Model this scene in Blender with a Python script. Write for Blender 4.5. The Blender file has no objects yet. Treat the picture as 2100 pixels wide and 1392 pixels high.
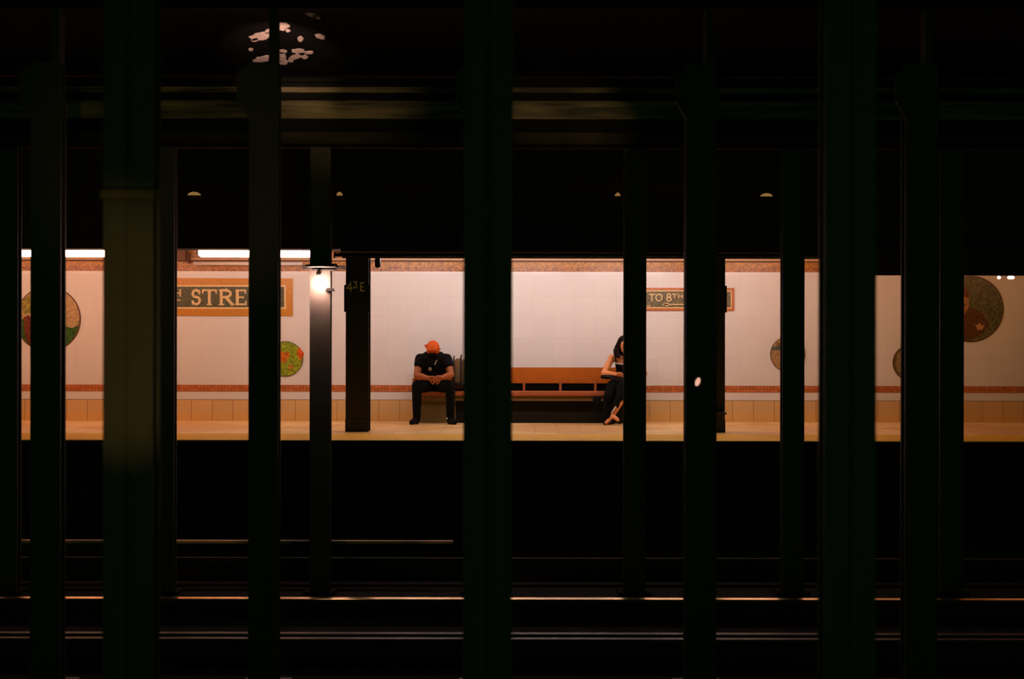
import bpy, bmesh, math, random
from mathutils import Vector, Matrix
random.seed(7)
S = bpy.context.scene
COL = S.collection
R = math.radians

# ------------------------------------------------------------------ camera, world, exposure
CAMZ = 1.2            # a seated photographer, metres above the opposite platform
F = 2917.0            # focal length in pixels of the 2100 px frame (50 mm lens)
cam_d = bpy.data.cameras.new('camera')
cam = bpy.data.objects.new('camera', cam_d); COL.objects.link(cam)
cam.location = (0, 0, CAMZ); cam.rotation_euler = (R(90), R(-0.11), 0)
cam_d.lens = 50; cam_d.sensor_width = 36; cam_d.clip_end = 200
cam_d.dof.use_dof = True; cam_d.dof.focus_distance = 19.5; cam_d.dof.aperture_fstop = 2.0
S.camera = cam
w = bpy.data.worlds.new('world'); S.world = w; w.use_nodes = True
bg = w.node_tree.nodes['Background']
bg.inputs[0].default_value = (0.3, 1.0, 0.3, 1); bg.inputs[1].default_value = 0.075
S.view_settings.view_transform = 'Standard'; S.view_settings.look = 'None'
S.view_settings.gamma = 1; S.view_settings.use_curve_mapping = False
S.view_settings.exposure = 0.0

# unseen spot added left of the frame to light the nearest left column
def add_near_spot():
    l = bpy.data.lights.new('added_near_spot', 'SPOT'); l.spot_size = R(18); l.spot_blend = .7; l.energy = 125
    l.shadow_soft_size = .03; l.color = (1, .62, .22)
    o = bpy.data.objects.new('added_near_spot', l); COL.objects.link(o)
    o.location = (-1.0, 2.2, 0.1)
    d = Vector((-1.66, 6.03, 1.24)) - Vector(o.location)
    o.rotation_euler = d.to_track_quat('-Z', 'Y').to_euler()
add_near_spot()

# ------------------------------------------------------------------ helpers
def P(x, y, D):
    """real position of a feature measured at distance D"""
    return Vector(((x-1050)*D/F, D, CAMZ-(y-696)*D/F))
def PX(x, D): return (x-1050)*D/F
def PZ(y, D): return CAMZ-(y-696)*D/F

def lin(c):
    return tuple(((v/255)/12.92 if v/255 <= .04045 else ((v/255+.055)/1.055)**2.4) for v in c)

class MB:
    def __init__(s): s.v = []; s.f = []; s.m = []
    def add(s, vs, fs, mi=0):
        n = len(s.v); s.v += [tuple(v) for v in vs]; s.f += [tuple(i+n for i in f) for f in fs]; s.m += [mi]*len(fs); return s
    def box(s, a, b, mi=0):
        x0, x1 = sorted((a[0], b[0])); y0, y1 = sorted((a[1], b[1])); z0, z1 = sorted((a[2], b[2]))
        return s.add([(x0,y0,z0),(x1,y0,z0),(x1,y1,z0),(x0,y1,z0),(x0,y0,z1),(x1,y0,z1),(x1,y1,z1),(x0,y1,z1)],
            [(3,2,1,0),(4,5,6,7),(0,1,5,4),(1,2,6,5),(2,3,7,6),(3,0,4,7)], mi)
    def prism(s, pts, y0, y1, mi=0):          # outline (x,z) extruded along y
        n = len(pts)
        return s.add([(p[0], y0, p[1]) for p in pts]+[(p[0], y1, p[1]) for p in pts],
            [tuple(range(n)), tuple(range(2*n-1, n-1, -1))]+[(i, i+n, (i+1)%n+n, (i+1)%n) for i in range(n)], mi)
    def cap(s, p0, r0, p1, r1, sq=1.0, n=14, h=4, mi=0):
        """tapered rounded limb; sq squashes it along y"""
        p0 = Vector(p0); p1 = Vector(p1); d = p1-p0; L = d.length
        if L < 1e-6: d = Vector((0,0,1))
        d.normalize(); a = d.orthogonal().normalized(); b = d.cross(a)
        rings = []
        for k in range(1, h+1):
            t = math.pi/2*(1-k/h); rings.append((p0-d*r0*math.sin(t), r0*math.cos(t)))
        for k in range(0, h):
            t = math.pi/2*k/h; rings.append((p1+d*r1*math.sin(t), r1*math.cos(t)))
        vs = [p0-d*r0]
        for c, r in rings:
            for i in range(n):
                t = 2*math.pi*i/n; vs.append(c+a*r*math.cos(t)+b*r*math.sin(t))
        vs.append(p1+d*r1); fs = []
        for i in range(n): fs.append((0, 1+(i+1)%n, 1+i))
        for k in range(len(rings)-1):
            for i in range(n):
                q = 1+k*n; fs.append((q+i, q+(i+1)%n, q+n+(i+1)%n, q+n+i))
        q = 1+(len(rings)-1)*n
        for i in range(n): fs.append((q+i, q+(i+1)%n, len(vs)-1))
        if sq != 1.0:
            my = (p0.y+p1.y)/2
            vs = [Vector((v.x, my+(v.y-my)*sq, v.z)) for v in vs]
        return s.add(vs, fs, mi)
    def chain(s, pts, n=14, sq=1.0):
        for (a, ra), (b, rb) in zip(pts, pts[1:]): s.cap(a, ra, b, rb, sq, n)
        return s
    def ell(s, c, r, n=20, m=12, mi=0, rot=None):
        vs = []; c = Vector(c)
        def tf(x, y, z):
            v = Vector((x*r[0], y*r[1], z*r[2]))
            return c+(rot @ v if rot else v)
        vs.append(tf(0,0,-1))
        for j in range(1, m):
            t = -math.pi/2+math.pi*j/m
            for i in range(n):
                a = 2*math.pi*i/n; vs.append(tf(math.cos(t)*math.cos(a), math.cos(t)*math.sin(a), math.sin(t)))
        vs.append(tf(0,0,1)); fs = [(0, 1+(i+1)%n, 1+i) for i in range(n)]
        for j in range(m-2):
            q = 1+j*n
            for i in range(n): fs.append((q+i, q+(i+1)%n, q+n+(i+1)%n, q+n+i))
        q = 1+(m-2)*n
        for i in range(n): fs.append((q+i, q+(i+1)%n, len(vs)-1))
        return s.add(vs, fs, mi)
    def cyl(s, p0, p1, r, r1=None, n=20, mi=0):
        r1 = r if r1 is None else r1
        p0 = Vector(p0); p1 = Vector(p1); d = (p1-p0).normalized(); a = d.orthogonal().normalized(); b = d.cross(a)
        vs = []
        for c, q in ((p0, r), (p1, r1)):
            for i in range(n):
                t = 2*math.pi*i/n; vs.append(c+a*q*math.cos(t)+b*q*math.sin(t))
        fs = [(i, (i+1)%n, n+(i+1)%n, n+i) for i in range(n)]+[tuple(range(n-1, -1, -1)), tuple(range(n, 2*n))]
        return s.add(vs, fs, mi)
    def build(s, name, mat, parent=None, smooth=False, bevel=0, loc=None, seg=2):
        me = bpy.data.meshes.new(name)
        org = Vector(loc) if loc is not None else None
        base = Vector((0,0,0))
        if parent is not None: base = Vector(parent.matrix_world.translation) if False else Vector(parent.get('_o', (0,0,0)))
        vs = [tuple(Vector(v)-base) for v in s.v]
        if parent is None and org is not None: vs = [tuple(Vector(v)-org) for v in s.v]
        me.from_pydata(vs, [], s.f)
        for m in (mat if isinstance(mat, (list, tuple)) else [mat]): me.materials.append(m)
        for p, i in zip(me.polygons, s.m): p.material_index = i; p.use_smooth = smooth
        bm = bmesh.new(); bm.from_mesh(me); bmesh.ops.recalc_face_normals(bm, faces=bm.faces); bm.to_mesh(me); bm.free()
        o = bpy.data.objects.new(name, me); COL.objects.link(o)
        if parent is not None: o.parent = parent
        elif org is not None: o.location = org
        if parent is not None: o['_o'] = tuple(base)
        if bevel:
            b = o.modifiers.new('bevel', 'BEVEL'); b.width = bevel; b.segments = seg; b.limit_method = 'ANGLE'
        return o
    def flesh(s, name, mat, parent, voxel=.007, it=4):
        """melt the overlapping limbs into one continuous skin"""
        o = s.build(name, mat, parent, True)
        r = o.modifiers.new('r', 'REMESH'); r.mode = 'VOXEL'; r.voxel_size = voxel; r.use_smooth_shade = True
        m = o.modifiers.new('s', 'SMOOTH'); m.factor = .5; m.iterations = it
        dg = bpy.context.evaluated_depsgraph_get(); dg.update()
        me = bpy.data.meshes.new_from_object(o.evaluated_get(dg))
        o.modifiers.clear(); o.data = me; me.name = name
        for p in me.polygons: p.use_smooth = True
        if not me.materials: me.materials.append(mat)
        return o

def tag(o, label, cat, group=None, kind=None):
    if label: o['label'] = label
    if cat: o['category'] = cat
    if group: o['group'] = group
    if kind: o['kind'] = kind
    return o
def thing(name, loc, label, cat, group=None):
    o = bpy.data.objects.new(name, None); COL.objects.link(o); o.empty_display_size = .1
    o.location = loc; o['_o'] = tuple(loc); return tag(o, label, cat, group)
def struct(o): o['kind'] = 'structure'; return o

# ------------------------------------------------------------------ materials
def mat(name, color, rough=.6, metal=0, spec=.5, noise=0, nscale=20, bump=0):
    m = bpy.data.materials.new(name); m.use_nodes = True; nt = m.node_tree; b = nt.nodes['Principled BSDF']
    b.inputs['Base Color'].default_value = (*color, 1); b.inputs['Roughness'].default_value = rough
    b.inputs['Metallic'].default_value = metal; b.inputs['Specular IOR Level'].default_value = spec
    tc = nt.nodes.new('ShaderNodeTexCoord'); nz = nt.nodes.new('ShaderNodeTexNoise')
    nz.inputs['Scale'].default_value = nscale; nz.inputs['Detail'].default_value = 4
    nt.links.new(tc.outputs['Object'], nz.inputs['Vector'])
    if noise:
        mx = nt.nodes.new('ShaderNodeMix'); mx.data_type = 'RGBA'
        mx.inputs[6].default_value = (*[c*(1-noise) for c in color], 1); mx.inputs[7].default_value = (*[min(1, c*(1+noise)) for c in color], 1)
        nt.links.new(nz.outputs['Fac'], mx.inputs[0]); nt.links.new(mx.outputs[2], b.inputs['Base Color'])
    if bump:
        bp = nt.nodes.new('ShaderNodeBump'); bp.inputs['Strength'].default_value = bump
        nt.links.new(nz.outputs['Fac'], bp.inputs['Height']); nt.links.new(bp.outputs[0], b.inputs['Normal'])
    return m
def emit(name, color, strength):
    m = bpy.data.materials.new(name); m.use_nodes = True; nt = m.node_tree; nt.nodes.clear()
    e = nt.nodes.new('ShaderNodeEmission'); e.inputs[0].default_value = (*color, 1); e.inputs[1].default_value = strength
    o = nt.nodes.new('ShaderNodeOutputMaterial'); nt.links.new(e.outputs[0], o.inputs[0]); return m
def tiles(name, c, grout, tw, th, gw=.004, rough=.18, vary=.04, off=0.0, x0=0.0, z0=0.0, horiz=False, spec=.5):
    """tiles laid in object x / z (or x / y when horiz)"""
    m = bpy.data.materials.new(name); m.use_nodes = True; nt = m.node_tree; b = nt.nodes['Principled BSDF']
    tc = nt.nodes.new('ShaderNodeTexCoord'); sp = nt.nodes.new('ShaderNodeSeparateXYZ'); cb = nt.nodes.new('ShaderNodeCombineXYZ')
    nt.links.new(tc.outputs['Object'], sp.inputs[0])
    ax = nt.nodes.new('ShaderNodeMath'); ax.operation = 'ADD'; ax.inputs[1].default_value = x0; nt.links.new(sp.outputs[0], ax.inputs[0])
    az = nt.nodes.new('ShaderNodeMath'); az.operation = 'ADD'; az.inputs[1].default_value = z0; nt.links.new(sp.outputs[1 if horiz else 2], az.inputs[0])
    nt.links.new(ax.outputs[0], cb.inputs[0]); nt.links.new(az.outputs[0], cb.inputs[1])
    br = nt.nodes.new('ShaderNodeTexBrick'); nt.links.new(cb.outputs[0], br.inputs[0])
    br.offset = off; br.inputs['Scale'].default_value = 1; br.inputs['Brick Width'].default_value = tw; br.inputs['Row Height'].default_value = th
    br.inputs['Mortar Size'].default_value = gw; br.inputs['Mortar Smooth'].default_value = .3
    br.inputs['Color1'].default_value = (*[v*(1-vary) for v in c], 1); br.inputs['Color2'].default_value = (*[min(1, v*(1+vary)) for v in c], 1)
    br.inputs['Mortar'].default_value = (*grout, 1)
    nt.links.new(br.outputs['Color'], b.inputs['Base Color']); b.inputs['Roughness'].default_value = rough; b.inputs['Specular IOR Level'].default_value = spec
    bp = nt.nodes.new('ShaderNodeBump'); bp.inputs['Strength'].default_value = .15; bp.invert = True
    nt.links.new(br.outputs['Fac'], bp.inputs['Height']); nt.links.new(bp.outputs[0], b.inputs['Normal'])
    return m
def mosaic_mat(name, c, vary=.35, cell=60, rough=.35):
    """small glass chips of slightly different tint"""
    m = bpy.data.materials.new(name); m.use_nodes = True; nt = m.node_tree; b = nt.nodes['Principled BSDF']
    tc = nt.nodes.new('ShaderNodeTexCoord'); vo = nt.nodes.new('ShaderNodeTexVoronoi'); vo.inputs['Scale'].default_value = cell
    nt.links.new(tc.outputs['Object'], vo.inputs['Vector'])
    hs = nt.nodes.new('ShaderNodeSeparateColor'); nt.links.new(vo.outputs['Color'], hs.inputs[0])
    mx = nt.nodes.new('ShaderNodeMix'); mx.data_type = 'RGBA'
    mx.inputs[6].default_value = (*[v*(1-vary) for v in c], 1); mx.inputs[7].default_value = (*[min(1, v*(1+vary)) for v in c], 1)
    nt.links.new(hs.outputs[0], mx.inputs[0]); nt.links.new(mx.outputs[2], b.inputs['Base Color']); b.inputs['Roughness'].default_value = rough
    return m

M = {}
M['steel'] = mat('dark_painted_steel', (.035,.034,.028), .55, 0, .3, .3, 9, .05)
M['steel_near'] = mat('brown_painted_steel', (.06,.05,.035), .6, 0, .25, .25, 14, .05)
M['collar'] = mat('rusty_collar_paint', (.13,.08,.035), .6, 0, .25, .3, 14)
M['steel_b'] = mat('grimy_steel', (.06,.05,.04), .6, 0, .25, .3, 12, .05)
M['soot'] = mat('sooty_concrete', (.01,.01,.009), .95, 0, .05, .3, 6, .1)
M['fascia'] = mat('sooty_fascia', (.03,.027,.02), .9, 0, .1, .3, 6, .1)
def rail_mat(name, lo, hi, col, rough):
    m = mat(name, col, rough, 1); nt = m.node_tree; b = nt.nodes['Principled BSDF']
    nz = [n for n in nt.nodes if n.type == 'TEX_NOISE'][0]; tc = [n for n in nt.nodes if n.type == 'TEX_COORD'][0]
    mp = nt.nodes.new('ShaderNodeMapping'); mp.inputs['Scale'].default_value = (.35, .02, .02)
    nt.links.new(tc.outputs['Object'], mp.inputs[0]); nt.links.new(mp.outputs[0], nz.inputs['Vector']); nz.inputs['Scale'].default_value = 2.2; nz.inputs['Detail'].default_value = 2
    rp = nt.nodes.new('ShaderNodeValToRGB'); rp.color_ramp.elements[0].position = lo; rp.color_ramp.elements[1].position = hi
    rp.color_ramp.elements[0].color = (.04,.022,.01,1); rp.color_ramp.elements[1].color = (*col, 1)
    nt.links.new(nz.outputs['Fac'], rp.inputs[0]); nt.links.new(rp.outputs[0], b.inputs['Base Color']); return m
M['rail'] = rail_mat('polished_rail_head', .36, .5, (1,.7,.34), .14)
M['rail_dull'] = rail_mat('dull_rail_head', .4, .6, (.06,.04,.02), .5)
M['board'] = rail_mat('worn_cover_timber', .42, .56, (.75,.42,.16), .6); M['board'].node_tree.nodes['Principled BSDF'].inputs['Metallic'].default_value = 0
M['rail_worn'] = rail_mat('worn_rail_head', .4, .6, (.09,.055,.015), .45); M['rail_worn'].node_tree.nodes['Principled BSDF'].inputs['Specular IOR Level'].default_value = .2; M['rail_worn'].node_tree.nodes['Principled BSDF'].inputs['Metallic'].default_value = .5
M['rail_rust'] = mat('rusty_rail', (.03,.018,.01), .8, 0, .2)
M['white_tile'] = tiles('white_wall_tile', (.80,.77,.74), (.75,.71,.66), .305, .305, .004, .12, .015)
M['stripe'] = tiles('rust_stripe_tile', lin((196,116,66)), lin((168,92,52)), .05, .05, .006, .3, .2, x0=.01, z0=.022)
M['wains'] = tiles('buff_wainscot_tile', lin((222,184,126)), lin((180,140,90)), .305, .6, .007, .35, .04, x0=.12, z0=.29)
M['base'] = tiles('ochre_base_tile', lin((228,182,110)), lin((190,140,80)), .305, .4, .007, .4, .04, x0=.12, z0=.2)
M['frieze_lo'] = mosaic_mat('rust_frieze_chips', lin((160,98,36)), .45, 40)
M['frieze_hi'] = mosaic_mat('ochre_frieze_chips', lin((172,112,24)), .35, 40)
M['cream'] = mosaic_mat('cream_chips', lin((226,196,140)), .12, 70)
M['ochre'] = mosaic_mat('ochre_chips', lin((200,135,50)), .12, 70)
M['rustline'] = mosaic_mat('rust_chips', lin((190,110,60)), .25, 70)
M['field'] = mosaic_mat('olive_field_chips', lin((88,88,62)), .45, 60)
M['field2'] = mosaic_mat('grey_green_field_chips', lin((112,100,70)), .5, 60)
M['pale_trim'] = mat('pale_trim_paint', lin((200,160,120)), .5)
M['brown_trim'] = mat('brown_trim_paint', lin((100,62,32)), .6)
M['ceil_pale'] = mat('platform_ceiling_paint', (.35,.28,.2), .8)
M['wood'] = mat('orange_bench_wood', lin((184,98,22)), .45, 0, .4, .22, 7)
M['wood_red'] = mat('red_brown_bench_wood', lin((170,92,50)), .5, 0, .3, .2, 12)
M['wood_shade'] = mat('dark_bench_shadow_board', (.004,.004,.003), .95, 0, .05)
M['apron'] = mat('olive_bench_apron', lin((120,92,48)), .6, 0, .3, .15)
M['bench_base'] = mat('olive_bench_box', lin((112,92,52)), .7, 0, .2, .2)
M['bench_base_unlit'] = mat('unlit_bench_box', lin((30,27,14)), .9, 0, .2, .2)
M['white_metal'] = mat('white_frieze_glint', (.75,.7,.65), .4)
M['black_cloth'] = mat('black_cotton', (.006,.006,.006), .95, 0, .1, .3, 30, .1)
M['denim'] = mat('black_denim', (.005,.006,.006), .9, 0, .1, .3, 30, .1)
M['shoe'] = mat('black_shoe_leather', (.004,.004,.004), .75, 0, .15)
M['orange_cloth'] = mat('orange_cloth', lin((205,88,38)), .85, 0, .1, .15, 20, .1)
M['skin_m'] = mat('brown_skin', lin((158,88,44)), .55, 0, .3)
M['face_shade'] = mat('dark_face_shade', (.008,.005,.003), .95, 0, 0)
M['skin_w'] = mat('light_skin', lin((226,146,92)), .5, 0, .3)
M['hair'] = mat('dark_brown_hair', (.01,.005,.003), .8, 0, .1, .4, 60, .3)
M['print'] = mat('white_shirt_print', (.6,.55,.45), .7)
M['print_tan'] = mat('tan_shirt_print', (.35,.24,.12), .7)
M['pack'] = mat('grey_backpack_cloth', lin((120,95,65)), .9, 0, .1, .3, 25, .2)
M['pack_dark'] = mat('dark_backpack_webbing', (.008,.006,.005), .8)
M['silver'] = mat('silver_strap', (.7,.6,.45), .3, .6)
M['enamel_mark'] = mat('cream_column_paint', lin((255,240,215)), .6)
M['platform_side'] = mat('sooty_platform_edge', (.012,.013,.01), .95, 0, .05)

def floor_mat():
    m = tiles('tan_platform_tile', lin((252,212,148)), lin((215,170,112)), .305, .305, .006, .35, .05, horiz=True)
    nt = m.node_tree; b = nt.nodes['Principled BSDF']
    br = [n for n in nt.nodes if n.type == 'TEX_BRICK'][0]
    tc = nt.nodes.new('ShaderNodeTexCoord'); mp = nt.nodes.new('ShaderNodeMapping'); mp.inputs['Rotation'].default_value = (0, 0, R(45))
    mp.inputs['Location'].default_value = (.55, .2, .5)
    ck = nt.nodes.new('ShaderNodeTexChecker'); ck.inputs['Scale'].default_value = .52
    nt.links.new(tc.outputs['Object'], mp.inputs[0]); nt.links.new(mp.outputs[0], ck.inputs['Vector'])
    mx = nt.nodes.new('ShaderNodeMix'); mx.data_type = 'RGBA'; mx.blend_type = 'MULTIPLY'; mx.inputs[0].default_value = 1
    ck.inputs['Color1'].default_value = (1,1,1,1); ck.inputs['Color2'].default_value = (.84,.72,.6,1)
    nt.links.new(br.outputs['Color'], mx.inputs[6]); nt.links.new(ck.outputs['Color'], mx.inputs[7]); nt.links.new(mx.outputs[2], b.inputs['Base Color'])
    return m
M['floor'] = floor_mat()
M['yellow'] = mat('worn_yellow_edge_strip', lin((255,186,40)), .6, 0, .3, .15, 30, .2)

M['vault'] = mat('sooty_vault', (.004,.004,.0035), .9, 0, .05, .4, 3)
M['glint_patch'] = mat('pale_vault_glints', (.6,.48,.42), .8, 0, .1, .6, 9)
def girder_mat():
    m = mat('lit_streak_girder_paint', (.09,.075,.045), .7); nt = m.node_tree; b = nt.nodes['Principled BSDF']
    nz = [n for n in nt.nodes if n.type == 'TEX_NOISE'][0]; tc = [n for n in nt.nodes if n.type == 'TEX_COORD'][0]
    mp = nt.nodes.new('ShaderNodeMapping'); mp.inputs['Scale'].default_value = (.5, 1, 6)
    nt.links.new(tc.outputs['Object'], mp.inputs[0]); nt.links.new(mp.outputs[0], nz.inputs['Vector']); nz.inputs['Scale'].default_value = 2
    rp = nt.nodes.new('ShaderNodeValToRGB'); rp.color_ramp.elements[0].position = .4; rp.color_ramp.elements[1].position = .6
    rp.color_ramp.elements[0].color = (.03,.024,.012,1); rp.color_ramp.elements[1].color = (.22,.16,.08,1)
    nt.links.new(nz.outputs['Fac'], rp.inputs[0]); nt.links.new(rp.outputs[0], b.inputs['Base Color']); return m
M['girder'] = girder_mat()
M['girder_faint_band'] = mat('faint_lit_girder_paint', (.04,.03,.018), .8, 0, .1, .4, 4)

# ------------------------------------------------------------------ distances of the planes of the station
DW = 20.85      # tiled back wall
DA = 18.46      # front of the far platform's columns
DE = 16.90      # far platform edge
DB, DD, DC = 13.82, 10.02, 6.03     # three rows of columns between the tracks
X0, X1 = -11.5, 11.5
ZR = -1.10      # rail head
ZT = -1.28      # track bed
ZC = 3.78       # vault over the tracks
WZ = lambda y: PZ(y, DW)
WX = lambda x: PX(x, DW)

# ------------------------------------------------------------------ setting
struct(MB().box((X0, 1.2, ZT-.2), (X1, DE+.3, ZT)).build('floor_trackbed', M['soot']))
struct(MB().box((X0, DE+.12, ZT), (X1, DW, -.12)).build('trim_platform_face', M['platform_side']))
struct(MB().box((X0, 18.05, -.12), (X1, DW+.1, 0)).build('floor_platform', M['floor']))
struct(MB().box((X0, DE, -.012), (X1, 18.05, 0)).build('trim_platform_edge', M['yellow']))
struct(MB().box((X0, DE+.005, -.12), (X1, 18.05, -.012)).build('trim_platform_nosing', M['platform_side']))
struct(MB().box((X0, DW, WZ(820)), (X1, DW+.2, 2.75)).build('wall_back', M['white_tile']))
struct(MB().box((X0, DW-.006, WZ(803.5)), (X1, DW, WZ(790))).build('trim_stripe', M['stripe']))
struct(MB().box((X0, DW-.01, WZ(848)), (X1, DW+.2, WZ(820.5))).build('wall_back_wainscot', M['wains']))
struct(MB().box((X0, DW-.02, 0), (X1, DW+.2, WZ(848))).build('baseboard_back', M['base']))
struct(MB().box((X0, DW-.012, WZ(557)), (X1, DW, WZ(547.5))).build('trim_frieze_lower', M['frieze_lo']))
struct(MB().box((X0, DW-.016, WZ(547.5)), (X1, DW, WZ(537.5))).build('trim_frieze_upper', M['frieze_hi']))
struct(MB().box((X0, DW-.012, WZ(537.5)), (X1, DW, WZ(534.2))).build('trim_frieze_dark_line', M['brown_trim']))
struct(MB().box((X0, DW-.03, WZ(534.2)), (X1, DW, WZ(530.5))).build('trim_picture_rail', M['pale_trim']))
struct(MB().box((X0, DW-.012, WZ(530.5)), (X1, DW, 2.75)).build('trim_frieze_top', M['frieze_lo']))
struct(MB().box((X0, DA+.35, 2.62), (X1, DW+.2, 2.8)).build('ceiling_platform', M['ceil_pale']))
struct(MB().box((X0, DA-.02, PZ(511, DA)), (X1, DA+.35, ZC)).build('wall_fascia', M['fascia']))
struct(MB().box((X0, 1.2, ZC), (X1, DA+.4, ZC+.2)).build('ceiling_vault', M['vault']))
struct(MB().box((X0-.2, DE, ZT), (X0, DW+.2, ZC+.2)).build('wall_left', M['soot']))
struct(MB().box((X1, DE, ZT), (X1+.2, DW+.2, ZC+.2)).build('wall_right', M['soot']))
# lowered soffit beams in front of the platform lights
dz = DA-.06
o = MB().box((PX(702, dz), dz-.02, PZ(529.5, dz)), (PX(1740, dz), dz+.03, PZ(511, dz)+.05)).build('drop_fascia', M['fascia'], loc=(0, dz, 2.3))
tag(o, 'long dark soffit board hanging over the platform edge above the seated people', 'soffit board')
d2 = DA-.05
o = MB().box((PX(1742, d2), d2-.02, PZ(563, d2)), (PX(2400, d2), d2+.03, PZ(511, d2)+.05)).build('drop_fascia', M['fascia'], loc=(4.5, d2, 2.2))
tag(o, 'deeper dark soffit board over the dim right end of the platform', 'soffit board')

# ------------------------------------------------------------------ cable tray with a lit upper lip
ty = DA-.2
tr = thing('cable_tray', (PX(1200, ty), ty, PZ(522, ty)), 'long dark cable tray running under the soffit right of the bare bulb', 'cable tray')
MB().box((PX(686, ty), ty-.05, PZ(526.5, ty)), (PX(1700, ty), ty+.06, PZ(519.5, ty))).build('tray', M['fascia'], tr)
MB().cyl((PX(686, ty), ty-.06, PZ(517.5, ty)), (PX(1640, ty), ty-.06, PZ(517.5, ty)), .009).build('lip_highlight', M['brown_trim'], tr, True)  # lighter rod paints the lit upper edge of the tray
for px in (700, 900, 1100, 1300, 1500, 1690): MB().box((PX(px, ty)-.02, ty+.055, PZ(525, ty)), (PX(px, ty)+.02, DA-.0795, PZ(520, ty)+.06)).build('bracket', M['fascia'], tr)
MB().box((PX(684.5, ty), ty-.03, PZ(530, ty)), (PX(687.5, ty), ty+.02, PZ(516, ty))).build('end_plate', M['brown_trim'], tr)

# ------------------------------------------------------------------ columns
def hshape(mb, cx, yf, wd, dp, z0, z1, seam=False, t=.018):
    """rolled H column: two flanges facing the tracks and the web between them"""
    if seam:
        for sgn in (-1, 1):
            mb.box((cx+sgn*.008, yf, z0), (cx+sgn*wd/2, yf+t, z1))
        mb.box((cx-.012, yf+t*.7, z0), (cx+.012, yf+t*1.5, z1))
    else: mb.box((cx-wd/2, yf, z0), (cx+wd/2, yf+t, z1))
    mb.box((cx-wd/2, yf+dp-t, z0), (cx+wd/2, yf+dp, z1)); mb.box((cx-.014, yf+t*.5, z0), (cx+.014, yf+dp-t*.5, z1))
    return mb
def rivets(mb, cx, yf, wd, z0, z1, step=.12):
    z = z0
    while z < z1:
        for sx in (-1, 1): mb.ell((cx+sx*wd*.32, yf, z), (.009, .006, .009), 8, 5)
        z += step
    return mb
# row C (nearest)
lab = ['nearest wide column at left, faintly lit brown with a horizontal collar plate',
       'nearest wide black column at the centre, left of the bench with empty seats',
       'nearest wide black column right of the narrow lit gap, in the right third']
def face(l, r_, D, dp):
    """front face of a column from its whole visible extent, side included"""
    a, b = PX(l, D), PX(r_, D)
    if r_ < 1050: b = PX(r_, D+dp)
    if l > 1050: a = PX(l, D+dp)
    return (a+b)/2, b-a
for (px0, px1), L in zip(((211, 329), (950, 1050.5), (1678, 1797)), lab):
    cx, wd = face(px0, px1, DC, .13)
    t = thing('steel_column', (cx, DC, ZT), L, 'column', 'nearest row of steel columns')
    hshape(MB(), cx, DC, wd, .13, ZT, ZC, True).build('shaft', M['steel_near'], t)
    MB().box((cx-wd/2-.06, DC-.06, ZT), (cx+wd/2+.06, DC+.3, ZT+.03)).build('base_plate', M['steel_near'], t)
    if px0 == 211:
        MB().box((cx-wd/2-.006, DC-.03, PZ(409, DC)), (cx+wd/2+.012, DC-.001, PZ(391, DC))).build('collar_plate', M['collar'], t, bevel=.004)
# row D
labD = ['black column between the two leftmost bright strips, beside the round landscape mosaic',
        'black column with flared head hiding the end of the STREET sign',
        'black column directly behind the central wide column',
        'black column just left of the platform column right of the TO 8TH sign',
        'black column left of the thick black mass near the right end']
for (l_, r_), L in zip(((62, 135), (509.5, 576), (957, 1020), (1402, 1470), (1847, 1923)), labD):
    cx, wd = face(l_, r_, DD, .12)
    t = thing('steel_column', (cx, DD, ZT), L, 'column', 'middle row of steel columns')
    zt = PZ(128, DD)
    hshape(MB(), cx, DD, wd, .12, ZT, zt).build('shaft', M['steel'], t)
    MB().box((cx-.028+.06, DD+.02, zt), (cx+.028+.06, DD+.15, ZC-.24)).build('neck', M['steel'], t)
    g = MB()
    g.prism([(cx-wd/2+.01, PZ(250, DD)), (cx-.19, PZ(205, DD)), (cx-.19, PZ(150, DD)), (cx-.13, PZ(138, DD)), (cx+.1, PZ(138, DD)), (cx+.12, PZ(205, DD)), (cx+wd/2+.016, PZ(240, DD))], DD-.012, DD)
    g.build('gusset', M['steel'], t)
    MB().box((cx-wd/2-.06, DD-.06, ZT), (cx+wd/2+.06, DD+.28, ZT+.03)).build('base_plate', M['steel'], t)
# row B
labB = ['thin black column at the extreme left edge of the picture',
        'thin black column right of the faintly lit nearest column, left of the STREET sign letters',
        'thin column lit by the bare bulb fixed to it',
        'thin black column hidden behind the central wide column',
        'thin black column hiding half of the woman on the bench',
        'thin black column hiding part of the small round mosaic right of the TO 8TH sign',
        'thin black column beside the large portrait mosaic at right']
for (l_, r_), L in zip(((-8, 44.5), (313, 363), (635, 680.5), (957, 1004), (1278, 1325.5), (1600, 1650), (1920, 1977)), labB):
    cx, wd = face(l_, r_, DB, .12)
    t = thing('steel_column', (cx, DB, ZT), L, 'column', 'farther row of thin steel columns')
    hshape(MB(), cx, DB, wd, .12, ZT, PZ(302, DB)).build('shaft', M['steel_b'] , t)
    MB().box((cx-wd/2-.05, DB-.05, ZT), (cx+wd/2+.05, DB+.25, ZT+.03)).build('base_plate', M['soot'], t)
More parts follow.
